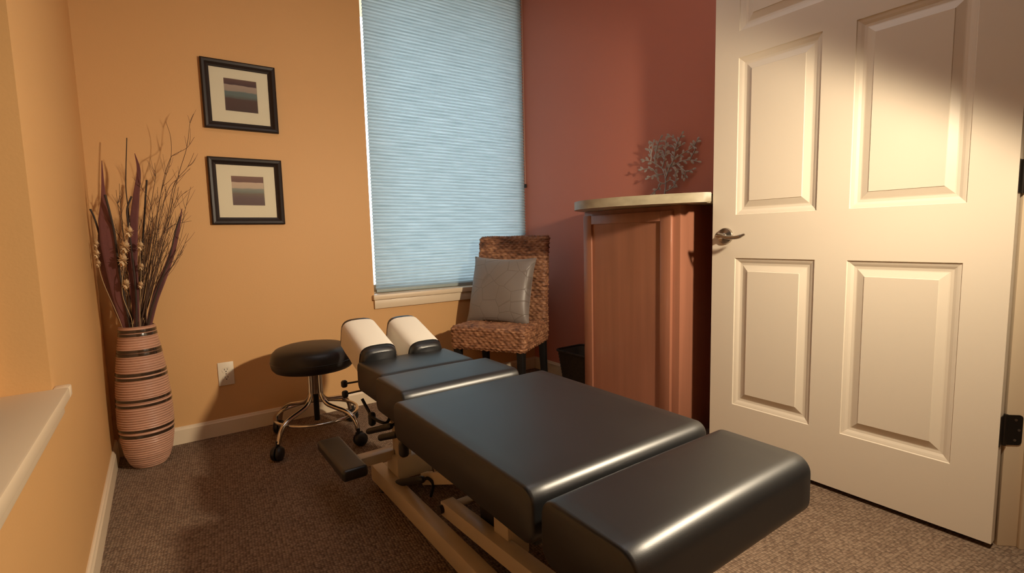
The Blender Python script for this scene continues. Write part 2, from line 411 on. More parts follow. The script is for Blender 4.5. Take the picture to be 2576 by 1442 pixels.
# back window: frame, pane, sill board and apron
w1 = thing('window_1', 'tall window in the ochre wall with cream sill, closed off by a pleated shade', None, (WX0, 0, WZ0), kind='structure')
bm = nb()
for a, b in (((WX0, .13, WZ0), (WX0+.030, .17, WZ1)), ((XB-.045, .13, WZ0), (XB, .17, WZ1)), ((WX0+.030, .13, WZ0), (XB-.045, .17, WZ0+.045)), ((WX0+.030, .13, WZ1-.045), (XB-.045, .17, WZ1))):
    box(bm, a, b, .003)
part('window_frame', bm, 'trim', w1)
bm = nb(); box(bm, (WX0+.030, .148, WZ0+.045), (XB-.045, .152, WZ1-.045)); part('pane', bm, 'pane', w1)
bm = nb(); box(bm, (WX0-.012, -.026, WZ0-.030), (XB-.001, .13, WZ0), .005); part('window_sill', bm, 'trim', w1)
bm = nb(); box(bm, (WX0-.004, -.014, WZ0-.082), (XB-.001, 0, WZ0-.030), .004); part('apron', bm, 'trim', w1)
# left window recess
w2 = thing('window_2', 'window recess in the left wall with a cream sill board', None, (0, LY0, LZ0), kind='structure')
bm = nb(); box(bm, (-.088, LY0+.0, LZ0-.028), (.030, LY1, LZ0), .004); box(bm, (0, LY0+.038, LZ0-.028), (.030, LY0, LZ0), .004); part('window_sill', bm, 'trim', w2)
bm = nb(); box(bm, (0, LY0+.030, LZ0-.068), (.014, LY1-.03, LZ0-.028), .004); part('apron', bm, 'trim', w2)
bm = nb()
for a, b in (((-.13, LY0, LZ0), (-.088, LY0-.03, LZ1)), ((-.13, LY1, LZ0), (-.088, LY1+.03, LZ1)), ((-.13, LY0-.03, LZ0-.02), (-.088, LY1+.03, LZ0+.022)), ((-.13, LY0-.03, LZ1-.03), (-.088, LY1+.03, LZ1))):
    box(bm, a, b, .003)
part('window_frame', bm, 'trim', w2)
bm = nb(); box(bm, (-.112, LY0-.03, LZ0+.022), (-.106, LY1+.03, LZ1-.03)); part('pane', bm, 'glassdark', w2)

# door frame in the diagonal wall
t1 = thing('trim_1', 'cream door jamb with stop beside the open door', None, PIN, kind='structure')
bm = nb(); obox(bm, PIN-DIAG_O*.030-DIAG_T*.002, DIAG_O*.030, DIAG_T*.134, Z*2.07, .002); part('jamb', bm, 'trim', t1)
bm = nb(); obox(bm, PIN+DIAG_O*.0-DIAG_T*(-.046), DIAG_O*.013, DIAG_T*.036, Z*2.058, .002); part('door_stop', bm, 'trim', t1)
bm = nb(); obox(bm, PIN+DIAG_O*.955-DIAG_T*.002, DIAG_O*.030, DIAG_T*.134, Z*2.07, .002); part('jamb', bm, 'trim', t1)
bm = nb(); obox(bm, PIN+DIAG_O*.942+DIAG_T*.046, DIAG_O*.013, DIAG_T*.036, Z*2.058, .002); part('door_stop', bm, 'trim', t1)
bm = nb(); obox(bm, PIN-DIAG_O*.030-DIAG_T*.002+Z*2.058, DIAG_O*1.015, DIAG_T*.134, Z*.027, .002); part('head_jamb', bm, 'trim', t1)
bm = nb(); obox(bm, PIN-DIAG_O*.085-DIAG_T*.014, DIAG_O*.060, DIAG_T*.014, Z*2.12, .003); part('casing', bm, 'trim', t1)
bm = nb(); obox(bm, PIN+DIAG_O*.980-DIAG_T*.014, DIAG_O*.060, DIAG_T*.014, Z*2.12, .003); part('casing', bm, 'trim', t1)
bm = nb(); obox(bm, PIN-DIAG_O*.085-DIAG_T*.014+Z*2.12, DIAG_O*1.125, DIAG_T*.014, Z*.06, .003); part('casing', bm, 'trim', t1)

# ------------------------------------------------------------------ the door
DX, DT = 2.138, .035
DY0, DY1, DZ0, DZ1 = -1.561, -2.475, .0175, 2.045
cols = [(-1.663, -1.967), (-2.0695, -2.372)]
rows = [(.2236, .8354), (1.0094, 1.618), (1.7176, 1.945)]
door = thing('door_1', 'open cream six panel door with satin lever and dark hinges', None, (DX, DY1, 0), kind='structure')
bm = nb()
ys = [DY0] + [y for c in cols for y in c] + [DY1]
zs = [DZ0] + [z for r in rows for z in r] + [DZ1]
for x in (DX, DX+DT):
    for i in range(5):
        for j in range(7):
            if i in (1, 3) and j in (1, 3, 5): continue
            quad(bm, (x, ys[i], zs[j]), (x, ys[i+1], zs[j]), (x, ys[i+1], zs[j+1]), (x, ys[i], zs[j+1]))
for a, b in (((DY0, DZ0), (DY1, DZ0)), ((DY1, DZ0), (DY1, DZ1)), ((DY1, DZ1), (DY0, DZ1)), ((DY0, DZ1), (DY0, DZ0))):
    quad(bm, (DX, a[0], a[1]), (DX, b[0], b[1]), (DX+DT, b[0], b[1]), (DX+DT, a[0], a[1]))
bmesh.ops.remove_doubles(bm, verts=bm.verts, dist=1e-5)
part('door_leaf', bm, 'door', door, smooth=False)
RING = [(0, 0), (.002, .0035), (.006, .0045), (.012, .0065), (.020, .0105), (.028, .0115), (.031, .0110), (.052, .0035), (.0535, .0015), (.056, .0015)]
for (ya, yb) in cols:
    for (za, zb) in rows:
        bm = nb()
        for x, sg in ((DX, 1), (DX+DT, -1)):
            prev = None
            for ins, dep in RING:
                v = [bm.verts.new((x+sg*dep, ya-ins, za+ins)), bm.verts.new((x+sg*dep, yb+ins, za+ins)), bm.verts.new((x+sg*dep, yb+ins, zb-ins)), bm.verts.new((x+sg*dep, ya-ins, zb-ins))]
                if prev:
                    for k in range(4): bm.faces.new([prev[k], prev[(k+1) % 4], v[(k+1) % 4], v[k]])
                prev = v
            bm.faces.new(prev)
        part('panel', bm, 'door', door, smooth=False)
HY, HZ = -1.621, .925
lev = thing('lever_handle', None, None, (0, 0, 0)); lev.parent = door; WM[lev.name] = WM[door.name].copy()
def lathe_x(bm, prof, x0, y, z, sgn, n=28):
    rings = [[bm.verts.new((x0+sgn*d, y+r*math.cos(2*math.pi*k/n), z+r*math.sin(2*math.pi*k/n))) for k in range(n)] for r, d in prof]
    for i in range(len(rings)-1):
        for k in range(n): bm.faces.new([rings[i][k], rings[i][(k+1) % n], rings[i+1][(k+1) % n], rings[i+1][k]])
    bm.faces.new(rings[-1]); bm.faces.new(rings[0])
for sgn, xx in ((-1, DX), (1, DX+DT)):
    bm = nb(); lathe_x(bm, [(.0335, 0), (.0335, .004), (.031, .009), (.022, .013), (.013, .016), (.0115, .030), (.012, .046), (.010, .052)], xx, HY, HZ, sgn); part('rose', bm, 'nickel', lev)
    bm = nb()
    p = catmull([(xx+sgn*.047, HY+.010, HZ+.004), (xx+sgn*.052, HY-.012, HZ+.001), (xx+sgn*.054, HY-.045, HZ-.006), (xx+sgn*.056, HY-.085, HZ-.005), (xx+sgn*.053, HY-.112, HZ+.006)], 6)
    tube(bm, p, [.0085]*4+[.0075]*(len(p)-8)+[.006, .0055, .005, .004], 10)
    part('lever', bm, 'nickel', lev)
for hz in (.355, 1.075, 1.80):
    bm = nb(); tube(bm, [PIN+Z*(hz-.046)-DIAG_T*.006, PIN+Z*(hz+.046)-DIAG_T*.006], .0065, 12)
    hg = part('hinge', bm, 'bronze', door)
    # leaf on the jamb, rounded free corners
    bm = nb(); pts = []
    for a, b in ((0, -.0445), (.028, -.0445)): pts.append((a, b))
    for k in range(1, 6): pts.append((.028+.010*math.sin(k*math.pi/10), -.0345-.010*math.cos(k*math.pi/10)))
    for k in range(0, 6): pts.append((.028+.010*math.cos(k*math.pi/10), .0345+.010*math.sin(k*math.pi/10)))
    pts.append((0, .0445))
    A = [bm.verts.new(PIN+DIAG_T*a+DIAG_O*.0002+Z*(hz+b)) for a, b in pts]; B = [bm.verts.new(PIN+DIAG_T*a+DIAG_O*.0026+Z*(hz+b)) for a, b in pts]
    bm.faces.new(A); bm.faces.new(B[::-1])
    for i in range(len(pts)): bm.faces.new([A[i], A[(i+1) % len(pts)], B[(i+1) % len(pts)], B[i]])
    part('hinge_leaf', bm, 'bronze', hg, smooth=False)
    bm = nb(); box(bm, (DX+.004, DY1-.002, hz-.0445), (DX+DT, DY1, hz+.0445)); part('hinge_leaf', bm, 'bronze', hg, smooth=False)
    for a, b in ((.020, .030), (.029, 0), (.020, -.030)):
        bm = nb(); c = PIN+DIAG_T*a+Z*(hz+b); tube(bm, [c+DIAG_O*.002, c+DIAG_O*.0036], .0038, 10); part('screw', bm, 'screw', hg)

# ------------------------------------------------------------------ pleated shade in the window
sh = thing('pleated_shade', 'pale blue-grey pleated window shade lowered to the sill, lit from behind', 'window shade', (1.80, .085, WZ0))
bm = nb(); SX0, SX1, SZ0, SZ1, NP = WX0+.041, XB-.006, WZ0+.022, WZ1, 100
prev = None
for i in range(2*NP+1):
    z = SZ0+(SZ1-SZ0)*i/(2*NP); y = .078+(.0065 if i % 2 else -.0065)
    row = [bm.verts.new((SX0+(SX1-SX0)*k/6, y, z)) for k in range(7)]
    if prev:
        for k in range(6): bm.faces.new([prev[k], prev[k+1], row[k+1], row[k]])
    prev = row
part('fabric', bm, 'shade', sh, smooth=False)
bm = nb(); box(bm, (SX0, .066, WZ0+.003), (SX1, .090, WZ0+.022), .003); part('bottom_rail', bm, mat('shade_rail', (.30, .36, .36), .5), sh)
bm = nb(); box(bm, (SX0, .055, WZ1-.05), (SX1, .10, WZ1), .003); part('head_rail', bm, 'trim', sh)
c = at(1317, 468, 1, .058)
bm = nb(); box(bm, (XB-.017, .050, c.z-.012), (XB-.006, .066, c.z+.014), .002); part('cord_clip', bm, 'plastic', sh)
bm = nb(); tube(bm, [(XB-.011, .058, WZ1-.05), (XB-.011, .058, c.z)], .0011, 6); part('cord', bm, 'trim', sh)

# ------------------------------------------------------------------ pictures
P1 = [(0, (.050, .022, .018)), (.10, (.060, .025, .020)), (.38, (.075, .034, .026)), (.42, (.09, .09, .075)), (.50, (.115, .15, .140)), (.61, (.12, .16, .155)), (.635, (.33, .25, .20)), (.80, (.38, .28, .22)), (.82, (.06, .025, .03)), (1, (.13, .06, .045))]
P2 = [(0, (.10, .055, .055)), (.25, (.12, .075, .075)), (.40, (.16, .115, .09)), (.48, (.18, .20, .17)), (.57, (.26, .25, .21)), (.60, (.50, .38, .28)), (.78, (.54, .40, .30)), (.80, (.15, .07, .055)), (1, (.20, .10, .075))]
for i, (x0, x1, z0, z1, lab, st, pr) in enumerate(((.4487, .7689, 1.4889, 1.8091, 'upper black framed print of dark stripes on a cream mat', P1, (.113, .087, .245, .245)), (.4466, .7697, 1.0352, 1.3557, 'lower black framed print of muted stripes on a cream mat', P2, (.110, .092, .235, .23)))):
    t = thing('framed_picture', lab, 'picture', ((x0+x1)/2, 0, z0), group='framed stripe prints on the ochre wall')
    fw_ = .034
    prof = [(0, 0), (0, .018), (.006, .022), (.016, .020), (.026, .012), (.034, .008), (.034, 0)]
    sides = [('bottom', (x0, z0), (x1, z0), (0, 1)), ('right', (x1, z0), (x1, z1), (-1, 0)), ('top', (x1, z1), (x0, z1), (0, -1)), ('left', (x0, z1), (x0, z0), (1, 0))]
    bm = nb(); corners = [(x0, z0), (x1, z0), (x1, z1), (x0, z1)]; ins = [(1, 1), (-1, 1), (-1, -1), (1, -1)]
    R4 = [[bm.verts.new((cx+sx*a, -b, cz+sz*a)) for a, b in prof] for (cx, cz), (sx, sz) in zip(corners, ins)]
    for k in range(4):
        A, B = R4[k], R4[(k+1) % 4]
        for j in range(len(prof)-1): bm.faces.new([A[j], A[j+1], B[j+1], B[j]])
    part('frame', bm, 'pframe', t, smooth=False)
    bm = nb(); a = fw_-.004
    # mat board with a cut opening
    bl, br_, bb, bt_ = pr
    px0, px1 = x0+bl-.0, x1-bl+.0
    sz_ = .143 if i == 0 else .144; szh = .153 if i == 0 else .143
    cx = (x0+x1)/2+(.003 if i == 0 else .004); cz = (z0+z1)/2-(-.006 if i == 0 else -.004)
    ox0, ox1, oz0, oz1 = cx-sz_/2, cx+sz_/2, cz-szh/2, cz+szh/2
    mx0, mx1, mz0, mz1 = x0+a, x1-a, z0+a, z1-a
    for q in (((mx0, mz0), (mx1, mz0), (ox1, oz0), (ox0, oz0)), ((mx1, mz0), (mx1, mz1), (ox1, oz1), (ox1, oz0)), ((mx1, mz1), (mx0, mz1), (ox0, oz1), (ox1, oz1)), ((mx0, mz1), (mx0, mz0), (ox0, oz0), (ox0, oz1))):
        quad(bm, *[(p[0], -.006, p[1]) for p in q])
    e = .0015
    oo = [(ox0, oz0), (ox1, oz0), (ox1, oz1), (ox0, oz1)]; oi = [(ox0+e, oz0+e), (ox1-e, oz0+e), (ox1-e, oz1-e), (ox0+e, oz1-e)]
    for k in range(4):
        p, q, r_, s_ = oo[k], oo[(k+1) % 4], oi[(k+1) % 4], oi[k]
        quad(bm, (p[0], -.006, p[1]), (q[0], -.006, q[1]), (r_[0], -.0042, r_[1]), (s_[0], -.0042, s_[1]))
    part('mat_board', bm, 'mat', t, smooth=False)
    bm = nb(); box(bm, (ox0, -.0042, oz0), (ox1, -.002, oz1)); part('print', bm, print_mat('stripe_print_%d' % i, st), t, smooth=False)
    bm = nb(); box(bm, (mx0, -.0082, mz0), (mx1, -.0070, mz1)); part('glass', bm, 'pane', t, smooth=False)

# ------------------------------------------------------------------ wall outlet
ox, oz, ow, oh = .4186, .2453, .0690, .1160
t = thing('wall_outlet', 'cream duplex power outlet low on the ochre wall', 'outlet', (ox+ow/2, 0, oz))
bm = nb(); box(bm, (ox, -.0055, oz), (ox+ow, 0, oz+oh), .0025); part('cover_plate', bm, 'plate', t)
for k, zc in enumerate((oz+oh/2+.0195, oz+oh/2-.0195)):
    bm = nb(); n = 24
    ring = []
    for j in range(n):
        a = 2*math.pi*j/n; ring.append((ox+ow/2+.0172*math.cos(a), max(-.0125, min(.0125, .0172*math.sin(a)))+zc))
    A = [bm.verts.new((x, -.0055, z)) for x, z in ring]; B = [bm.verts.new((x, -.0072, z)) for x, z in ring]
    bm.faces.new(B)
    for j in range(n): bm.faces.new([A[j], A[(j+1) % n], B[(j+1) % n], B[j]])
    rc = part('receptacle', bm, 'plate', t)
    for dx, w_, h_ in ((-.0062, .0022, .0085), (.0062, .0022, .0075)):
        bm = nb(); box(bm, (ox+ow/2+dx-w_/2, -.0076, zc+.003-h_/2), (ox+ow/2+dx+w_/2, -.0071, zc+.003+h_/2)); part('slot', bm, 'slot', rc, smooth=False)
    bm = nb(); tube(bm, [(ox+ow/2, -.0071, zc-.0075), (ox+ow/2, -.0076, zc-.0075)], .0027, 10); part('ground_hole', bm, 'slot', rc)
bm = nb(); tube(bm, [(ox+ow/2, -.0055, oz+oh/2), (ox+ow/2, -.0068, oz+oh/2)], .003, 12); part('screw', bm, 'screw', t)

# ------------------------------------------------------------------ vase and dried arrangement
VC = Vector((.127, -.172, 0))
VH = .606
def vr(z):
    pts = [(0, .058), (.02, .072), (.06, .086), (.12, .0955), (.20, .1005), (.28, .0985), (.36, .0935), (.44, .086), (.52, .0755), (.58, .0665), (.606, .0645)]
    for (a, ra), (b, rb) in zip(pts, pts[1:]):
        if a <= z <= b:
            k = (z-a)/(b-a); return ra+(rb-ra)*k
    return pts[-1][1]
bands = [.590, .574, .508, .493, .412, .394, .303, .281, .176, .152]
vt = thing('floor_vase', 'tall ribbed clay floor vase with dark double bands standing in the corner', 'vase', VC)
prof = [(.0, .0)]
z = 0.0; pitch = .0104
while z < VH:
    for f, d in ((.0, -.0032), (.20, -.0002), (.5, .0010), (.80, -.0002)):
        zz = z+f*pitch
        if zz < VH: prof.append((vr(min(zz, VH))+d, zz))
    z += pitch
prof += [(.0645, VH), (.0600, VH+.002), (.0575, VH-.004), (.056, VH-.10), (.0, VH-.11)]
bm = nb(); lathe(bm, prof[1:-1], VC, 56); part('body', bm, 'vase', vt)
for zb_ in bands:
    h = .0062; bm = nb()
    lathe(bm, [(vr(zb_-h)-.002, zb_-h), (vr(zb_-h)+.0012, zb_-h+.0006), (vr(zb_)+.0014, zb_), (vr(zb_+h)+.0012, zb_+h-.0006), (vr(zb_+h)-.002, zb_+h)], VC, 56, cap=False); part('band', bm, 'vband', vt)

def stem_path(pix, y_top, base_off, n=6):
    """photo polyline (top first) -> room curve that ends inside the vase"""
    k = len(pix); out = []
    for i, (a, b) in enumerate(pix):
        y = y_top + (VC.y+base_off[1]-y_top)*(i/(k))**1.0
        p = at(a, b, 1, y); p.x = max(p.x, .012); out.append(p)
    out.append(Vector((VC.x+base_off[0], VC.y+base_off[1], VH-.03)))
    out.append(Vector((VC.x+base_off[0]*.5, VC.y+base_off[1]*.5, VH-.09)))
    return catmull(out, n)
def blade(name, pix, widths, y_top, off, label):
    p = stem_path(pix, y_top, off, 8); n = len(p); bm = nb(); rows_ = []
    view = (VC-CAM).normalized()
    for i, c in enumerate(p):
        t = i/(n-1); f = t*(len(widths)-1); k = min(int(f), len(widths)-2); w = 1.4*(widths[k]+(widths[k+1]-widths[k])*(f-k))
        tan = (p[min(i+1, n-1)]-p[max(i-1, 0)]).normalized(); s = tan.cross(Vector((.45, .89, 0))).normalized(); nn = s.cross(tan)
        rows_.append([bm.verts.new(c+s*w*a+nn*(w*.55*b)) for a, b in ((-1, 0), (-.5, .45), (0, .8), (.5, .45), (1, 0), (.5, -.25), (0, .05), (-.5, -.25))])
    for i in range(n-1):
        for k in range(8): bm.faces.new([rows_[i][k], rows_[i][(k+1) % 8], rows_[i+1][(k+1) % 8], rows_[i+1][k]])
    bm.faces.new(rows_[0]); bm.faces.new(rows_[-1][::-1])
    o = part(name, bm, 'leaf', None, loc=p[-1]); tag(o, label, 'dried leaf', 'dried plum leaves in the floor vase'); return o
blade('dried_leaf', [(256, 404), (259, 470), (262, 520), (268, 580), (280, 660), (300, 760)], [.001, .004, .008, .019, .021, .017, .012, .008, .006], -.20, (-.030, -.02), 'plum dried leaf spear leaning left in the vase, wide at mid height')
blade('dried_leaf', [(339, 386), (349, 430), (343, 490), (336, 570), (334, 660), (340, 760)], [.0008, .005, .008, .011, .013, .013, .010, .008, .006], -.19, (.004, -.026), 'tallest plum dried leaf blade, standing upright in the middle of the vase')
blade('dried_leaf', [(458, 525), (449, 570), (435, 630), (412, 695), (388, 760)], [.001, .005, .008, .010, .010, .008, .006], -.18, (.034, -.012), 'plum dried leaf leaning right out of the vase')
blade('dried_leaf', [(247, 590), (254, 640), (270, 700), (292, 770)], [.001, .008, .012, .010, .007, .006], -.135, (-.034, .008), 'short plum dried leaf behind the left leaf spear in the vase')
def stick(pix, r0, r1, y, off, label, m='stick'):
    p = stem_path(pix, y, off); bm = nb()
    n = len(p); rad = [r0+(r1-r0)*i/(n-1) for i in range(n)]
    rad[0] *= 1.15; tube(bm, p, rad, 7)
    for k in range(2, n-3, 5): pass
    o = part('dried_stick', bm, m, None, loc=p[-1]); tag(o, label, 'dried stick', 'dark sticks in the floor vase')
stick([(319, 347), (317, 420), (317, 478), (324, 540), (330, 650), (338, 760)], .0016, .0030, -.16, (-.006, .006), 'thin straight dark stick rising highest left of the vase centre')
stick([(264, 490), (276, 535), (288, 590), (300, 680), (315, 760)], .0042, .0040, -.225, (-.020, -.034), 'thick dark stick crossing in front of the left leaf spear')
stick([(227, 526), (240, 556), (258, 620), (284, 720)], .0035, .0035, -.17, (-.040, -.004), 'dark stick leaning furthest left over the vase')
stick([(369, 453), (366, 500), (361, 580), (354, 680), (350, 760)], .0034, .0040, -.15, (.010, .016), 'dark knobbly stick just right of the tall middle leaf')
stick([(331, 494), (320, 525), (322, 560), (332, 640), (342, 740)], .0034, .0038, -.21, (-.002, -.040), 'short hooked dark stick beside the tall middle leaf')
stick([(453, 545), (442, 580), (428, 640), (404, 710), (384, 765)], .0030, .0036, -.205, (.030, -.030), 'dark stick lying along the right leaning leaf')
# fine twigs, each with side shoots
def twig(pix, y, off, r0=.0007, r1=.0022, shoots=4, lab='fine bare brown twig fanning out of the floor vase'):
    p = stem_path(pix, y, off); n = len(p); bm = nb()
    tube(bm, p, [r0+(r1-r0)*i/(n-1) for i in range(n)], 5)
    for k in range(shoots):
        i = int(n*(.08+.5*random.random())); c = p[i]; tan = (p[max(i-2, 0)]-p[min(i+2, n-1)]).normalized()
        s = Vector((random.choice((-1, 1))*(.5+.5*random.random()), random.uniform(-.5, .3), random.uniform(-.1, .5))); d = (tan*.8+s*.55).normalized()
        L = random.uniform(.03, .085); q = [c, c+d*L*.5+Vector((0, 0, random.uniform(-.004, .008))), c+d*L+Vector((0, 0, random.uniform(.0, .02)))]
        q = [Vector((max(v.x, .008), min(v.y, -.006), v.z)) for v in q]
        tube(bm, catmull(q, 3), [.0011, .0005], 4)
    o = part('dried_twig', bm, 'twig', None, loc=p[-1]); tag(o, lab, 'dried twig', 'fine brown twigs in the floor vase')
T = [[(487, 286), (478, 310), (470, 370), (452, 430), (434, 500), (425, 560), (400, 660), (372, 770)],
     [(417, 306), (429, 345), (430, 395), (415, 450), (400, 510), (388, 600), (370, 700), (358, 780)],
     [(489, 345), (470, 372), (440, 388), (428, 400), (412, 450), (396, 540), (380, 650), (362, 770)],
     [(488, 385), (472, 420), (450, 445), (436, 470), (424, 530), (405, 610), (378, 740)],
     [(480, 470), (470, 510), (458, 560), (440, 620), (410, 690), (382, 770)],
     [(478, 425), (455, 445), (430, 465), (415, 500), (400, 560), (385, 660), (368, 780)],
     [(300, 462), (302, 500), (306, 545), (312, 600), (326, 700), (340, 780)],
     [(292, 478), (297, 520), (308, 580), (320, 660), (336, 770)],
     [(482, 556), (460, 560), (430, 570), (405, 600), (385, 680), (364, 780)],
     [(352, 432), (356, 470), (376, 505), (384, 560), (372, 660), (356, 780)],
     [(389, 410), (391, 445), (384, 490), (374, 560), (362, 680), (352, 780)],
     [(450, 470), (440, 510), (420, 560), (400, 620), (376, 720)],
     [(470, 480), (450, 500), (432, 540), (410, 600), (388, 690), (366, 780)]]
TL = {0: 'tallest bare twig, reaching up right towards the upper picture', 1: 'tall bare twig with a bent tip left of the tallest one', 2: 'forked bare twig whose side branch points right below the upper picture', 4: 'bare twig curving right towards the lower picture', 6: 'slender bare twig between the left leaf spear and the thin dark stick', 8: 'bare twig bending almost level to the right above the right leaf'}
for k, pix in enumerate(T): twig(pix, random.uniform(-.22, -.10), (random.uniform(-.01, .036), random.uniform(-.03, .03)), shoots=5, **({'lab': TL[k]} if k in TL else {}))
for k in range(44):
    a = random.random(); tx = 285+a*185 + random.uniform(-10, 10); ty = 470+abs(a-.62)*140+random.uniform(-20, 110)
    bx = 325+a*48
    mid = [(tx+(bx-tx)*f+random.uniform(-9, 9), ty+(790-ty)*f) for f in (.25, .5, .75)]
    twig([(tx, ty)]+mid, random.uniform(-.235, -.09), (-.035+.07*a, random.uniform(-.035, .035)), .0006, .0018, 3)
for k in range(8):
    tx = 245+k*7+random.uniform(-4, 4); ty = 560+random.uniform(0, 110); bx = 318+k*2
    mid = [(tx+(bx-tx)*f+random.uniform(-5, 5), ty+(790-ty)*f) for f in (.3, .6, .8)]
    twig([(tx, ty)]+mid, random.uniform(-.2, -.12), (-.038+random.random()*.012, random.uniform(-.02, .02)), .0006, .0018, 2)
# pale seed-head stems
def tuft(c, s):
    bm = nb()
    for j in range(22):
        a = j*2.4; zz = -1+2*(j+.5)/22; rr = math.sqrt(max(0, 1-zz*zz)); d = Vector((rr*math.cos(a), rr*math.sin(a), zz*1.5))
        q = c+d*s*.55; tip = c+d*s*1.05; sd = d.cross(Vector((.3, .2, 1))).normalized()*s*.42
        up = d.cross(sd).normalized()*s*.10
        vs = [bm.verts.new(x) for x in (c+d*s*.1, q+sd, tip, q-sd, q+up, q-up)]
        for f in ((0, 1, 4), (1, 2, 4), (2, 3, 4), (3, 0, 4), (1, 0, 5), (2, 1, 5), (3, 2, 5), (0, 3, 5)): bm.faces.new([vs[i] for i in f])
    return bm
FL = [([(326, 560), (322, 600), (312, 660), (308, 740), (330, 800)], [(324, 584, .016), (315, 622, .018), (309, 655, .018), (317, 716, .014)], -.255, (-.012, -.046), 'stem of four pale dried flower heads in front of the vase centre'),
      ([(353, 600), (352, 640), (355, 690), (352, 760)], [(353, 620, .013), (356, 672, .010), (354, 718, .011)], -.245, (.010, -.044), 'stem of small pale dried flowers right of the tall middle leaf'),
      ([(240, 600), (244, 640), (256, 700), (290, 780)], [(242, 615, .010), (243, 640, .012), (247, 664, .010)], -.20, (-.040, -.012), 'stem of pale dried flowers leaning left against the corner')]
for pix, heads, y, off, lab in FL:
    p = stem_path(pix, y, off); t = thing('dried_flower_stem', lab, 'dried flower', p[-1], group='pale dried flower stems in the floor vase')
    bm = nb(); tube(bm, p, [.0009, .0016], 5); part('stem', bm, 'straw', t)
    for (a, b, s) in heads:
        tt = min(range(len(p)), key=lambda i: abs((p[i]-at(a, b, 1, p[i].y)).length)); c = at(a, b, 1, p[tt].y); c.x = max(c.x, .02)
        part('flower_head', tuft(c, s*1.12), 'flower', t, smooth=False)

# ------------------------------------------------------------------ wheeled stool
SC = Vector((.785, -.362, 0)); 
st = thing('wheeled_stool', 'round black vinyl stool on chrome legs with casters beside the table head', 'stool', SC)
R_ = .186
prof = [(0.02, .348), (R_-.034, .348), (R_-.015, .353), (R_-.004, .366), (R_, .388), (R_-.001, .412), (R_-.008, .433), (R_-.022, .447), (R_-.05, .456), (R_*.5, .464), (.02, .466)]
bm = nb(); lathe(bm, prof, SC, 56); seat = part('seat', bm, 'vinyl2', st)
bm = nb(); lathe(bm, [(R_-.0005, .3915), (R_+.0015, .3930), (R_+.0015, .3950), (R_-.0005, .3965)], SC, 56, cap=False); part('seat_seam', bm, 'vinyl2', seat)
bm = nb(); lathe(bm, [(.055, .340), (.055, .348), (.02, .348)], SC, 24); part('seat_plate', bm, 'darkmetal', st)
bm = nb(); lathe(bm, [(.013, .095), (.013, .340)], SC, 16); part('screw_post', bm, 'darkmetal', st)
bm = nb(); lathe(bm, [(.020, .225), (.024, .230), (.024, .322), (.030, .332), (.030, .340)], SC, 20); part('hub', bm, 'chrome', st)
A0 = math.atan2(.592-SC.x, -(-.49-SC.y)) 
ang0 = math.atan2(-.49-SC.y, .592-SC.x)
def wheel_mesh():
    bm = nb(); n = 18
    for s in (-1, 1):
        ring = [(.0, s*.026), (.012, s*.026), (.022, s*.0235), (.029, s*.018), (.0315, s*.011), (.0305, s*.0035), (.0, s*.0035)]
        rr = [[bm.verts.new((r*math.cos(2*math.pi*k/n), y, r*math.sin(2*math.pi*k/n))) for k in range(n)] for r, y in ring if r > 0]
        for i in range(len(rr)-1):
            for k in range(n): bm.faces.new([rr[i][k], rr[i][(k+1) % n], rr[i+1][(k+1) % n], rr[i+1][k]])
        bm.faces.new(rr[0]); bm.faces.new(rr[-1])
    return mesh_of(bm, 'caster_wheels', 'plastic')
def fork_mesh():
    bm = nb(); box(bm, (-.014, -.0032, .004), (.020, .0032, .036), .002); tube(bm, [(0, 0, .026), (0, 0, .052)], .008, 10); return mesh_of(bm, 'caster_fork', 'plastic')
wm, fm = wheel_mesh(), fork_mesh()
for k in range(4):
    a = ang0+k*math.pi/2; d = Vector((math.cos(a), math.sin(a), 0)); L = .236
    pts = [SC+d*.031+Z*.330, SC+d*.031+Z*.26, SC+d*.036+Z*.215, SC+d*.062+Z*.182, SC+d*.105+Z*.168, SC+d*.165+Z*.155, SC+d*.205+Z*.135, SC+d*.226+Z*.105, SC+d*L+Z*.070]
    bm = nb(); tube(bm, catmull(pts, 5), .0105, 12); lg = part('leg', bm, 'chrome', st)
    ft = inst('caster', wm, st, d*L+Z*.0316+d*.010, (0, 0, a+.6*k+.4))
    f2 = inst('caster_fork', fm, ft, (-.008, 0, 0))
bm = nb(); ring = [SC+Vector((.184*math.cos(2*math.pi*k/40), .184*math.sin(2*math.pi*k/40), .131)) for k in range(40)]
tube(bm, ring, .0075, 10, closed=True); part('foot_ring', bm, 'chrome', st)

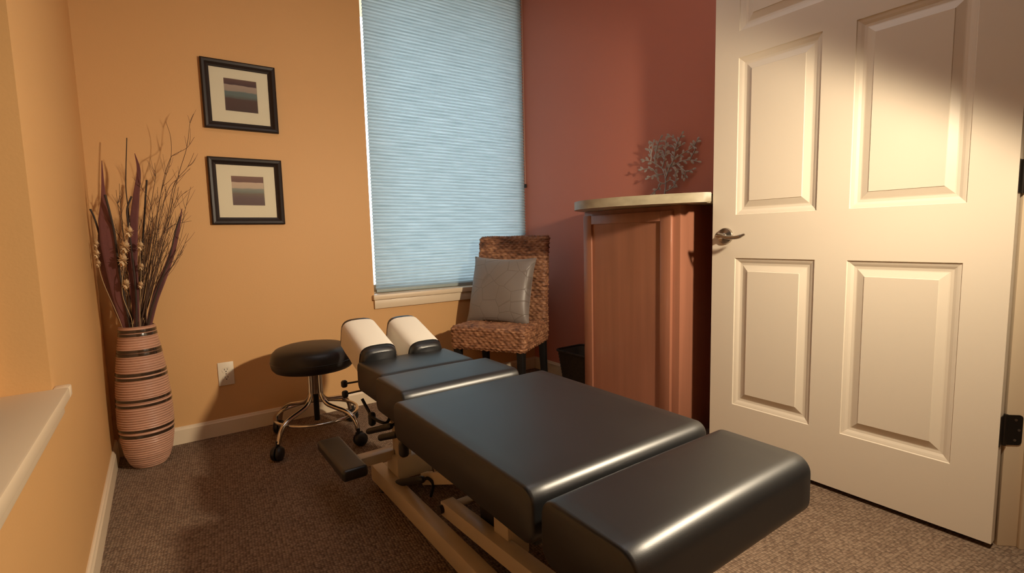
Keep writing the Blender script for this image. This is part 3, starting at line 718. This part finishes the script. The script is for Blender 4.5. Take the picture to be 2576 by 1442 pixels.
# ------------------------------------------------------------------ treatment table
tt = thing('treatment_table', 'long black vinyl chiropractic table on a beige steel base across the room', 'treatment table', (.98, -1.6, 0))
TZ = .500
def cushion(name, x0, x1, y0, y1, z0, z1, r=.030, puff=.005, label=None):
    """upholstered slab: wide soft rolls at its two ends, flat side panels with a tight seam"""
    bm = nb(); cy, cz, hy, hz = (y0+y1)/2, (z0+z1)/2, (y1-y0)/2, (z1-z0)/2; rings = []
    def prof(ins, bulge):
        out = []; ry = r
        hy_, hz_, rr = hy-ins, hz-ins, max(.004, ry-ins)
        cs = [(hy_-rr, hz_-rr, 0), (-(hy_-rr), hz_-rr, math.pi/2), (-(hy_-rr), -(hz_-rr), math.pi), (hy_-rr, -(hz_-rr), 1.5*math.pi)]
        for q, (a_, b_, t0) in enumerate(cs):
            for k in range(10):
                t = t0+k*math.pi/18; out.append((a_+rr*math.cos(t), b_+rr*math.sin(t)))
            na, nb_, _ = cs[(q+1) % 4]; t = t0+math.pi/2
            p = (a_+rr*math.cos(t), b_+rr*math.sin(t)); e = (na+rr*math.cos(t), nb_+rr*math.sin(t))
            for k in range(1, 8):
                f = k/8; out.append((p[0]+(e[0]-p[0])*f, p[1]+(e[1]-p[1])*f))
        return [(a_, b_+(bulge*(1-(a_/hy_)**2) if b_ > 0 else 0)) for a_, b_ in out]
    N = 16
    xs_ = [(x0, .0075), (x0+.0012, .0040), (x0+.0035, .0016), (x0+.008, 0)] + [(x0+.008+(x1-x0-.016)*k/N, 0) for k in range(1, N)] + [(x1-.008, 0), (x1-.0035, .0016), (x1-.0012, .0040), (x1, .0075)]
    for x, ins in xs_:
        u = (x-(x0+x1)/2)/((x1-x0)/2); rings.append([bm.verts.new((x, cy+p, cz+q)) for p, q in prof(ins, puff*(1-u*u))])
    n = len(rings[0])
    for i in range(len(rings)-1):
        for k in range(n): bm.faces.new([rings[i][k], rings[i][(k+1) % n], rings[i+1][(k+1) % n], rings[i+1][k]])
    bm.faces.new(rings[0]); bm.faces.new(rings[-1])
    return part(name, bm, 'vinyl', tt, label=label)
cushion('foot_cushion', .724, 1.236, -2.372, -2.158, .380, .501, .034)
cushion('thigh_cushion', .724, 1.246, -2.136, -1.500, .388, .498, .028)
cushion('lumbar_cushion', .770, 1.192, -1.462, -1.232, .385, .499, .026)
cushion('chest_cushion', .797, 1.160, -1.228, -.965, .385, .494, .028)
for (x0, x1, y0, y1) in ((.75, 1.22, -2.345, -2.185), (.75, 1.22, -2.11, -1.53), (.795, 1.165, -1.445, -1.25), (.82, 1.135, -1.21, -.985)):
    bm = nb(); box(bm, (x0, y0, .372), (x1, y1, .390), .003); part('deck_plate', bm, 'darkmetal', tt)
# split headrest, tilted up towards the window
def head_profile(w, h):
    p = [(-w/2, 0), (-w/2, h*.52)]
    for k in range(1, 12):
        a = math.pi - k*math.pi/12; p.append((w/2*math.copysign(abs(math.cos(a))**.62, math.cos(a)), h*.52+h*.48*abs(math.sin(a))**.62))
    p += [(w/2, h*.52), (w/2, 0)]
    return p
TILT = math.radians(18.5)
def head(x0, x1, y0, z0, L, h, label):
    w = x1-x0; cx = (x0+x1)/2; ey = Vector((0, math.cos(TILT), math.sin(TILT))); ez = Vector((0, -math.sin(TILT), math.cos(TILT))); O = Vector((cx, y0, z0))
    def Pt(px, pz, l): return O+Vector((px, 0, 0))+ez*pz+ey*l
    bm = nb(); rings = []
    for l, s in ((0, .80), (.006, .92), (.016, .985), (.03, 1), (L*.5, 1.0), (L-.03, 1), (L-.016, .985), (L-.006, .92), (L, .80)):
        pr = head_profile(w, h); rings.append([bm.verts.new(Pt(a*s, h*.45+(b-h*.45)*s, l)) for a, b in pr])
    n = len(rings[0])
    for i in range(len(rings)-1):
        for k in range(n): bm.faces.new([rings[i][k], rings[i][(k+1) % n], rings[i+1][(k+1) % n], rings[i+1][k]])
    bm.faces.new(rings[0]); bm.faces.new(rings[-1])
    o = part('headrest_pad', bm, 'vinyl', tt, label=label)
    bm = nb(); rings = []
    for k in range(9):
        l = L*(.115+(.885-.115)*k/8); pr = head_profile(w+.0045, h+.0025)
        f = 1.0 if k < 8 else .994
        rings.append([bm.verts.new(Pt(a*f+random.uniform(-.0004, .0004), h*.45+(b-h*.45)*f, l)) for a, b in pr])
    for i in range(len(rings)-1):
        for k in range(len(rings[0])-1): bm.faces.new([rings[i][k], rings[i][k+1], rings[i+1][k+1], rings[i+1][k]])
    part('paper_cover', bm, 'paper', o, label='cream paper headrest cover')
    return o
head(.806, .944, -.992, .437, .285, .108, 'headrest pad on the stool side')
head(1.003, 1.140, -.985, .425, .285, .108, 'headrest pad on the chair side')
bm = nb(); beam(bm, (.975, -1.0, .40), (.975, -.76, .475), .10, .03); part('headrest_bracket', bm, 'frame_metal', tt)
# base: two long floor beams and cross members
for xa, xb in ((.830, .876), (1.094, 1.140)):
    bm = nb(); box(bm, (xa, -2.28, .022), (xb, -.965, .082), .004); part('base_rail', bm, 'frame_metal', tt)
for y in (-1.00, -2.24):
    bm = nb(); box(bm, (.876, y-.03, .026), (1.094, y+.03, .078), .004); part('base_crossbar', bm, 'frame_metal', tt)
for x in (.853, 1.117):
    for y in (-1.04, -2.22):
        bm = nb(); lathe(bm, [(.017, 0), (.018, .004), (.012, .010), (.006, .012), (.006, .024)], (x, y, 0), 14); part('levelling_foot', bm, 'plastic', tt)
# head-end upright and armrest bracket
bm = nb(); box(bm, (.872, -1.135, .070), (1.095, -1.030, .150), .004); part('head_housing', bm, 'frame_metal', tt)
bm = nb(); box(bm, (.885, -1.120, .140), (.935, -1.060, .375), .004); part('upright', bm, 'frame_metal', tt)
bm = nb(); box(bm, (1.035, -1.120, .140), (1.085, -1.060, .375), .004); part('upright', bm, 'frame_metal', tt)
bm = nb(); box(bm, (.905, -1.63, .335), (.945, -1.05, .374), .004); part('top_rail', bm, 'frame_metal', tt)
bm = nb(); box(bm, (1.025, -1.63, .335), (1.065, -1.05, .374), .004); part('top_rail', bm, 'frame_metal', tt)
for sx in (-1, 1):
    bx = .985+sx*.103
    bm = nb(); beam(bm, (bx, -1.06, .150), (.985+sx*.29, -1.06, .150), .05, .035); part('armrest_bracket', bm, 'frame_metal', tt)
    bm = nb(); rbox(bm, (.985+sx*.285, -1.045, .176), (.086, .325, .040), .012, .03); part('armrest_pad', bm, 'vinyl', tt)
# lift arms, struts and foot-end post
bm = nb(); beam(bm, (.905, -1.45, .105), (.905, -2.20, .150), .045, .045); part('lift_arm', bm, 'frame_metal', tt)
bm = nb(); beam(bm, (1.065, -1.45, .105), (1.065, -2.20, .150), .045, .045); part('lift_arm', bm, 'frame_metal', tt)
bm = nb(); tube(bm, [(.878, -1.463, .108), (1.092, -1.463, .108)], .012, 14); part('pivot_rod', bm, 'frame_metal', tt)
for x in (.877, 1.093):
    bm = nb(); tube(bm, [(x-.006, -1.463, .108), (x+.006, -1.463, .108)], .0135, 12); part('pivot_bolt', bm, 'bronze', tt)
for x in (.925, 1.045):
    bm = nb(); beam(bm, (x, -1.25, .11), (x, -1.80, .34), .030, .040); part('scissor_arm', bm, 'frame_metal', tt)
    bm = nb(); beam(bm, (x+.02, -2.16, .12), (x+.02, -1.62, .34), .022, .036); part('scissor_arm', bm, 'frame_metal', tt)
bm = nb(); tube(bm, [(.905, -1.545, .225), (1.065, -1.545, .225)], .011, 14); part('cross_rod', bm, 'frame_metal', tt)
bm = nb(); tube(bm, [(.905, -1.36, .19), (1.065, -1.36, .19)], .009, 14); part('cross_rod', bm, 'chrome', tt)
bm = nb(); box(bm, (.915, -1.775, .090), (.985, -1.705, .372), .004); part('post', bm, 'frame_metal', tt)
bm = nb(); box(bm, (.935, -1.703, .10), (1.01, -1.60, .30), .004); part('motor_housing', bm, 'plastic', tt)
bm = nb(); box(bm, (.80, -2.30, .335), (.84, -1.55, .372), .004); part('side_rail', bm, 'frame_metal', tt)
bm = nb(); box(bm, (1.13, -2.30, .335), (1.17, -1.55, .372), .004); part('side_rail', bm, 'frame_metal', tt)
# release levers and grips on the near side
def grip(p, q, r, parent=tt, name='grip', rod=None):
    bm = nb(); p, q = Vector(p), Vector(q); d = (q-p)
    pts = [p+d*f for f in (0, .03, .08, .3, .6, .9, .97, 1)]; tube(bm, pts, [r*.6, r*.9, r, r*.96, r, r, r*.9, r*.5], 12)
    g = part(name, bm, 'plastic', parent)
    if rod: bm = nb(); tube(bm, catmull(rod, 5), .0055, 8); part('rod', bm, 'darkmetal', g)
def on(px, py, x): return at(px, py, 0, x)
grip(on(998, 1216, .86), on(1066, 1206, .885), .0125, rod=[on(1066, 1206, .885), on(1078, 1204, .90), on(1090, 1220, .91), on(1084, 1248, .915)])
grip(on(925, 1086, .80), on(985, 1072, .83), .0115, rod=[on(985, 1072, .83), on(1000, 1060, .86), on(1004, 1040, .90)])
grip(on(955, 1102, .79), on(1000, 1093, .82), .0115, rod=[on(1000, 1093, .82), on(1020, 1092, .86)])
bm = nb(); c = on(936, 1054, .815); rbox(bm, c, (.026, .026, .052), .0115, .01); k_ = part('lever_knob', bm, 'plastic', tt)
bm = nb(); tube(bm, catmull([on(911, 1004, .80), on(925, 1030, .81), on(940, 1052, .815), on(975, 1062, .85), on(985, 1010, .90)], 5), .006, 8); part('rod', bm, 'darkmetal', k_)
bm = nb(); c = on(1016, 1130, .80); rbox(bm, c, (.03, .03, .05), .0125, .01); k_ = part('lever_knob', bm, 'plastic', tt)
bm = nb(); tube(bm, [c, c+Vector((.07, .0, .03))], .006, 8); part('rod', bm, 'darkmetal', k_)
for (a, b), (e, f) in (((866, 966), (912, 958)), ((868, 992), (922, 980))):
    p = on(a, b, .795); q = on(e, f, .83)
    bm = nb(); rbox(bm, p, (.024, .022, .030), .009, .01); k_ = part('adjust_knob', bm, 'plastic', tt)
    bm = nb(); tube(bm, [p, q, q+Vector((.09, 0, .005))], .0038, 8); part('rod', bm, 'darkmetal', k_)
# slim chrome uprights by the levers
for (a, b), (e, f), x in (((985, 1010), (1000, 1090), .86), ((972, 1005), (985, 1075), .88)):
    bm = nb(); tube(bm, [on(a, b, x), on(e, f, x)], .006, 8); part('strut', bm, 'chrome', tt)

# ------------------------------------------------------------------ wicker chair and pillow
CH, CTH = Vector((1.567, -.268, 0)), -1.025
CW, CD, CZS, CTK, CZT = .456, .400, .436, .128, .943
ch = thing('wicker_chair', 'high backed brown seagrass wicker chair with black legs in the corner', 'chair', CH, CTH)
def weave(ax_u, ax_v, pu, pv, amp):
    def h(p, n):
        a = [abs(n.x), abs(n.y), abs(n.z)]; k = a.index(max(a))
        if k == 2: u, v = p.x, p.y
        elif k == 1: u, v = p.x, p.z
        else: u, v = p.y, p.z
        row = math.floor(v/pv); t = v/pv-row
        ph = (u/pu + .5*(row % 2) + .13*math.sin(row*1.7))
        return amp*(abs(math.sin(math.pi*t))**.6*(.55+.45*math.cos(2*math.pi*ph)) + .25*math.sin(row*12.9+math.floor(ph)*7.3))
    return h
wv = weave(0, 1, .034, .0140, .0062)
bm = nb(); rbox(bm, (CW/2, CD/2, CZS-CTK/2), (CW, CD, CTK), .018, .0042, disp=wv); part('seat', bm, 'wicker', ch, local=True)
def lean(p):
    k = max(0, (p.z+.30)/.6); return Vector((p.x, p.y+.052*k*k*1.0, p.z))
BT = .062; BH = CZT-.31
bm = nb(); rbox(bm, (CW/2, CD-BT/2+.004, .31+BH/2), (CW, BT, BH), .016, .0042, disp=wv, bow=lean); part('backrest', bm, 'wicker', ch, local=True)
for lx, ly in ((.030, .030), (CW-.030, .030), (.030, CD-.030), (CW-.030, CD-.030)):
    bm = nb(); s0, s1 = .021, .016; back = ly > CD/2; oy = .035 if back else 0
    v0 = [bm.verts.new((lx+a*s1, ly+oy+b*s1, 0)) for a, b in ((-1, -1), (1, -1), (1, 1), (-1, 1))]
    v1 = [bm.verts.new((lx+a*s0, ly+b*s0, CZS-CTK+.012)) for a, b in ((-1, -1), (1, -1), (1, 1), (-1, 1))]
    bm.faces.new(v0[::-1]); bm.faces.new(v1)
    for k in range(4): bm.faces.new([v0[k], v0[(k+1) % 4], v1[(k+1) % 4], v1[k]])
    bmesh.ops.bevel(bm, geom=list(bm.edges), offset=.003, segments=2, profile=.5, affect='EDGES')
    part('leg', bm, 'leg', ch, local=True)
# pillow leaning on the backrest
def pillow_mat():
    m = mat('grey_satin_stitched', (.17, .14, .12), .40, sheen=.25)
    nt = m.node_tree; b = nt.nodes['Principled BSDF']; tc = [n for n in nt.nodes if n.type == 'TEX_COORD'][0]
    mp = nt.nodes.new('ShaderNodeMapping'); mp.inputs['Scale'].default_value = (9, 1, 9); nt.links.new(tc.outputs['Object'], mp.inputs[0])
    vo = nt.nodes.new('ShaderNodeTexVoronoi'); vo.feature = 'DISTANCE_TO_EDGE'; vo.inputs['Scale'].default_value = 1.1; vo.inputs['Randomness'].default_value = .9
    nt.links.new(mp.outputs[0], vo.inputs['Vector'])
    r = nt.nodes.new('ShaderNodeMapRange'); r.inputs[1].default_value = 0; r.inputs[2].default_value = .035; nt.links.new(vo.outputs['Distance'], r.inputs[0])
    cr = nt.nodes.new('ShaderNodeValToRGB'); e = cr.color_ramp.elements; e[0].color = (.150, .118, .096, 1); e[1].color = (.185, .152, .132, 1)
    nt.links.new(r.outputs[0], cr.inputs[0]); nt.links.new(cr.outputs[0], b.inputs['Base Color'])
    bp = nt.nodes.new('ShaderNodeBump'); bp.inputs['Strength'].default_value = .3; bp.inputs['Distance'].default_value = .003; nt.links.new(r.outputs[0], bp.inputs['Height']); nt.links.new(bp.outputs[0], b.inputs['Normal'])
    return m
e_ = Vector((math.cos(CTH), math.sin(CTH), 0)); n_ = Vector((-math.sin(CTH), math.cos(CTH), 0))
PC = CH + e_*.204 + n_*.268
pil = bpy.data.objects.new('throw_pillow', None); bpy.data.objects.remove(pil)
bm = nb(); N = 26; hw = .207; grid = {}
for side in (-1, 1):
    for i in range(N+1):
        for j in range(N+1):
            u = -1+2*i/N; w = -1+2*j/N
            edge = (1-u*u)*(1-w*w)
            pinch = 1-.075*(1-(abs(w))**2)*abs(u)**6 ; pinch2 = 1-.075*(1-abs(u)**2)*abs(w)**6
            x = hw*u*pinch; z = hw*w*pinch2
            y = side*(.072*edge**.42 + .004*math.sin(5*u+3*w)*edge)
            z = z - .010*math.sin(math.pi*(w+1)/2)*0
            key = (i, j) if (i in (0, N) or j in (0, N)) else (i, j, side)
            if key not in grid: grid[key] = bm.verts.new((x, y if len(key) == 3 else 0, z))
    for i in range(N):
        for j in range(N):
            g = lambda a, b: grid[(a, b)] if (a in (0, N) or b in (0, N)) else grid[(a, b, side)]
            bm.faces.new([g(i, j), g(i+1, j), g(i+1, j+1), g(i, j+1)])
pl = part('throw_pillow', bm, pillow_mat(), None, local=True)
pl.location = PC + Z*(CZS+.186)
pl.rotation_euler = (Matrix.Rotation(CTH, 3, 'Z') @ Matrix.Rotation(math.radians(-17), 3, 'X') @ Matrix.Rotation(math.radians(1.5), 3, 'Y')).to_euler()
tag(pl, 'square grey satin pillow leaning on the wicker chair back', 'pillow')

# ------------------------------------------------------------------ waste basket behind the cabinet
def ring_pts(cx, cy, hx, hy, z, r=.035, n=8):
    out = []
    for sx, sy, a0 in ((1, 1, 0), (-1, 1, math.pi/2), (-1, -1, math.pi), (1, -1, 1.5*math.pi)):
        for k in range(n+1):
            a = a0+k*math.pi/2/n; out.append(Vector((cx+sx*(hx-r)+r*math.cos(a), cy+sy*(hy-r)+r*math.sin(a), z)))
    return out
WC = Vector((2.262, -.640, 0))
bk = thing('waste_basket', 'small dark woven waste basket tucked between cabinet and right wall', 'basket', WC)
bm = nb(); levels = 26; prevr = None
for i in range(levels+1):
    f = i/levels; z = .004+f*.246; pts = ring_pts(WC.x, WC.y, .082+.026*f, .105+.030*f, z)
    for k, p in enumerate(pts):
        s = .0022*math.sin(math.pi*(i+ (k % 2)))*1 + (.0022 if (i+k//2) % 2 else -.0022)
        d = Vector((p.x-WC.x, p.y-WC.y, 0)).normalized(); p += d*s
    rg = [bm.verts.new(p) for p in pts]
    if prevr:
        for k in range(len(rg)): bm.faces.new([prevr[k], prevr[(k+1) % len(rg)], rg[(k+1) % len(rg)], rg[k]])
    else: bm.faces.new(rg[::-1])
    prevr = rg
part('body', bm, 'basket', bk)
bm = nb(); tube(bm, ring_pts(WC.x, WC.y, .110, .137, .252), .0075, 8, closed=True); part('rim', bm, 'basket', bk)
bm = nb(); a = ring_pts(WC.x, WC.y, .100, .127, .250); b = ring_pts(WC.x, WC.y, .092, .119, .12)
A = [bm.verts.new(p) for p in a]; B = [bm.verts.new(p) for p in b]
for k in range(len(A)): bm.faces.new([A[k], A[(k+1) % len(A)], B[(k+1) % len(A)], B[k]])
bm.faces.new(B); part('liner', bm, 'liner', bk)

# ------------------------------------------------------------------ cabinet, counter, metal tree
CX0, CY0, CY1, CZ1 = 2.095, -.832, -1.433, 1.064
cb = thing('cabinet', 'tall reddish cherry cabinet with one framed door against the terracotta wall', 'cabinet', (CX0, CY0, 0))
bm = nb(); box(bm, (CX0, CY1, 0), (XB-.001, CY0, CZ1), .0015); part('body', bm, 'cherry', cb)
dy0, dy1, dz0, dz1, dx = CY0-.010, CY1+.036, .012, 1.042, CX0-.0195
dr = thing('cabinet_door', None, None); dr.parent = cb; WM[dr.name] = WM[cb.name].copy()
sw = .058
bm = nb(); box(bm, (dx, dy0, dz0), (CX0-.0005, dy0-sw, dz1), .0022); part('stile', bm, 'cherry', dr)
bm = nb(); box(bm, (dx, dy1+sw, dz0), (CX0-.0005, dy1, dz1), .0022); part('stile', bm, 'cherry', dr)
bm = nb(); box(bm, (dx, dy0-sw, dz1-.046), (CX0-.0005, dy1+sw, dz1), .0022); part('rail', bm, 'cherry', dr)
bm = nb(); box(bm, (dx, dy0-sw, dz0), (CX0-.0005, dy1+sw, dz0+sw), .0022); part('rail', bm, 'cherry', dr)
bm = nb(); box(bm, (dx+.010, dy0-sw+.002, dz0+sw-.002), (CX0-.0005, dy1+sw-.002, dz1-.044)); part('door_panel', bm, 'cherry', dr, smooth=False)
# bow-fronted counter
edge = catmull([(XB-.001, -.690, 0), (2.20, -.765, 0), (2.06, -.835, 0), (1.95, -.912, 0), (1.885, -1.005, 0), (1.862, -1.105, 0), (1.872, -1.245, 0), (1.908, -1.355, 0), (1.950, -1.445, 0), (2.000, -1.530, 0), (2.066, -1.600, 0)], 6)
poly = [(p.x, p.y) for p in edge] + [(2.112, -1.545), (XB-.001, -1.545)]
bm = nb(); prism(bm, poly, CZ1+.0005, CZ1+.040)
bmesh.ops.bevel(bm, geom=[e for e in bm.edges if abs(e.verts[0].co.z-e.verts[1].co.z) < 1e-6], offset=.0018, segments=2, profile=.5, affect='EDGES')
ct = part('countertop', bm, 'counter', None, loc=(2.2, -1.1, CZ1)); tag(ct, 'bow fronted mottled countertop on the cherry cabinet', 'countertop')

# metal tree ornament
TB = at(1675, 487, 0, 2.352); TB.z = CZ1+.040
right = Vector((.13, -.9915, 0)).normalized()
fr = right.cross(Z)
def tp(x, y, k=0):
    """traced ornament outline, laid on the upright plane the ornament stands in"""
    d = _fw + _r*((1580+x*220/1442-IW/2)/F_PX) - _u*((300+y*220/1442-IH/2)/F_PX)
    p = CAM + d*((TB-CAM).dot(fr)/d.dot(fr)); p.z = p.z-TZ0
    return p + fr*k
TZ0 = 0.0; TZ0 = tp(615, 1218).z-TB.z
U_ = (tp(900, 700)-tp(900, 600)).length/100; UX_ = (tp(900, 600)-tp(800, 600)).length/100
tr = thing('metal_tree', 'flat pewter tree ornament with many small leaves on the countertop', 'ornament', TB)
B_ = [[(600, 1215), (606, 1100), (620, 960), (618, 850), (592, 745), (556, 670)],
      [(618, 850), (650, 770), (690, 645), (748, 540), (785, 360), (815, 255), (850, 190), (888, 112)],
      [(690, 650), (800, 592), (900, 545), (1030, 530), (1148, 552)], [(750, 532), (880, 440), (960, 392), (1080, 308), (1140, 205)],
      [(1028, 522), (1085, 405), (1110, 350), (1068, 300)], [(560, 672), (590, 560), (620, 420), (618, 300), (630, 205)],
      [(556, 672), (450, 600), (370, 560), (272, 545)], [(450, 595), (448, 480), (470, 380), (500, 265), (540, 182)],
      [(370, 560), (380, 470), (345, 380), (350, 285)], [(375, 470), (395, 360), (420, 262)], [(585, 772), (480, 770), (400, 682), (300, 690), (232, 700)],
      [(480, 770), (420, 792), (340, 832)], [(615, 925), (550, 918), (490, 870), (482, 812)], [(535, 922), (495, 1015), (440, 1058), (398, 1102)],
      [(440, 1058), (444, 1165)], [(625, 1052), (720, 1000), (775, 930), (792, 850), (785, 760), (800, 690), (852, 688)], [(632, 905), (695, 868), (750, 888), (775, 930)],
      [(728, 640), (762, 682), (790, 752)], [(808, 598), (870, 660), (960, 722), (1062, 686)], [(958, 720), (935, 820)], [(878, 660), (890, 782)],
      [(612, 470), (690, 428), (745, 482)], [(602, 530), (545, 470), (468, 545)], [(620, 315), (545, 290), (492, 330)], [(600, 480), (560, 380), (480, 440)],
      [(785, 360), (720, 290), (640, 320)], [(806, 280), (770, 190), (695, 140)], [(800, 345), (890, 280)], [(645, 780), (628, 690), (640, 620)]]
bm = nb()
for k, b in enumerate(B_):
    pts = catmull([tp(x, y, .002*math.sin(k*2.1)) for x, y in b], 5); r0 = .0054 if k == 0 else (.0042 if k in (1, 2, 5, 6) else .0034)
    tube(bm, pts, [r0, .0020], 7)
tube(bm, [tp(616, 1150), tp(672, 1217)], [.003, .0035], 7); tube(bm, [tp(602, 1190), tp(575, 1217)], [.003, .0035], 7)
part('branches', bm, 'pewter', tr)
bm = nb(); box(bm, (TB.x-.020, TB.y-.024, TB.z), (TB.x+.020, TB.y+.024, TB.z+.003), .001); part('base_plate', bm, 'pewter', tr)
rl = random.Random(3)
def leaf(x, y, a, L):
    bm = nb(); c, q = math.cos(a), -math.sin(a)
    f = lambda u, v, k=0: tp(x+L*(u*c-v*q), y+L*(u*q+v*c), k)
    ring = [bm.verts.new(f(.5+.5*math.cos(t), .26*math.sin(t))) for t in (2*math.pi*k/8 for k in range(8))]
    T1 = bm.verts.new(f(.5, 0, .0028)); T2 = bm.verts.new(f(.5, 0, -.0028))
    for k in range(8): bm.faces.new([ring[k], ring[(k+1) % 8], T1]); bm.faces.new([ring[(k+1) % 8], ring[k], T2])
    part('leaf', bm, 'pewter', tr)
for k, b in enumerate(B_[1:], 1):
    acc = 0; side = 1
    for (x0, y0), (x1, y1) in zip(b, b[1:]):
        L = math.hypot(x1-x0, y1-y0); s_ = 0
        while acc+L-s_ > 62:
            s_ += 62-acc; acc = 0; f_ = s_/L
            leaf(x0+(x1-x0)*f_, y0+(y1-y0)*f_, math.atan2(-(y1-y0), x1-x0)+side*rl.uniform(.55, .95), rl.uniform(62, 84)); side = -side
        acc += L-s_
    (x0, y0), (x1, y1) = b[-2], b[-1]; leaf(x1, y1, math.atan2(-(y1-y0), x1-x0), 70)
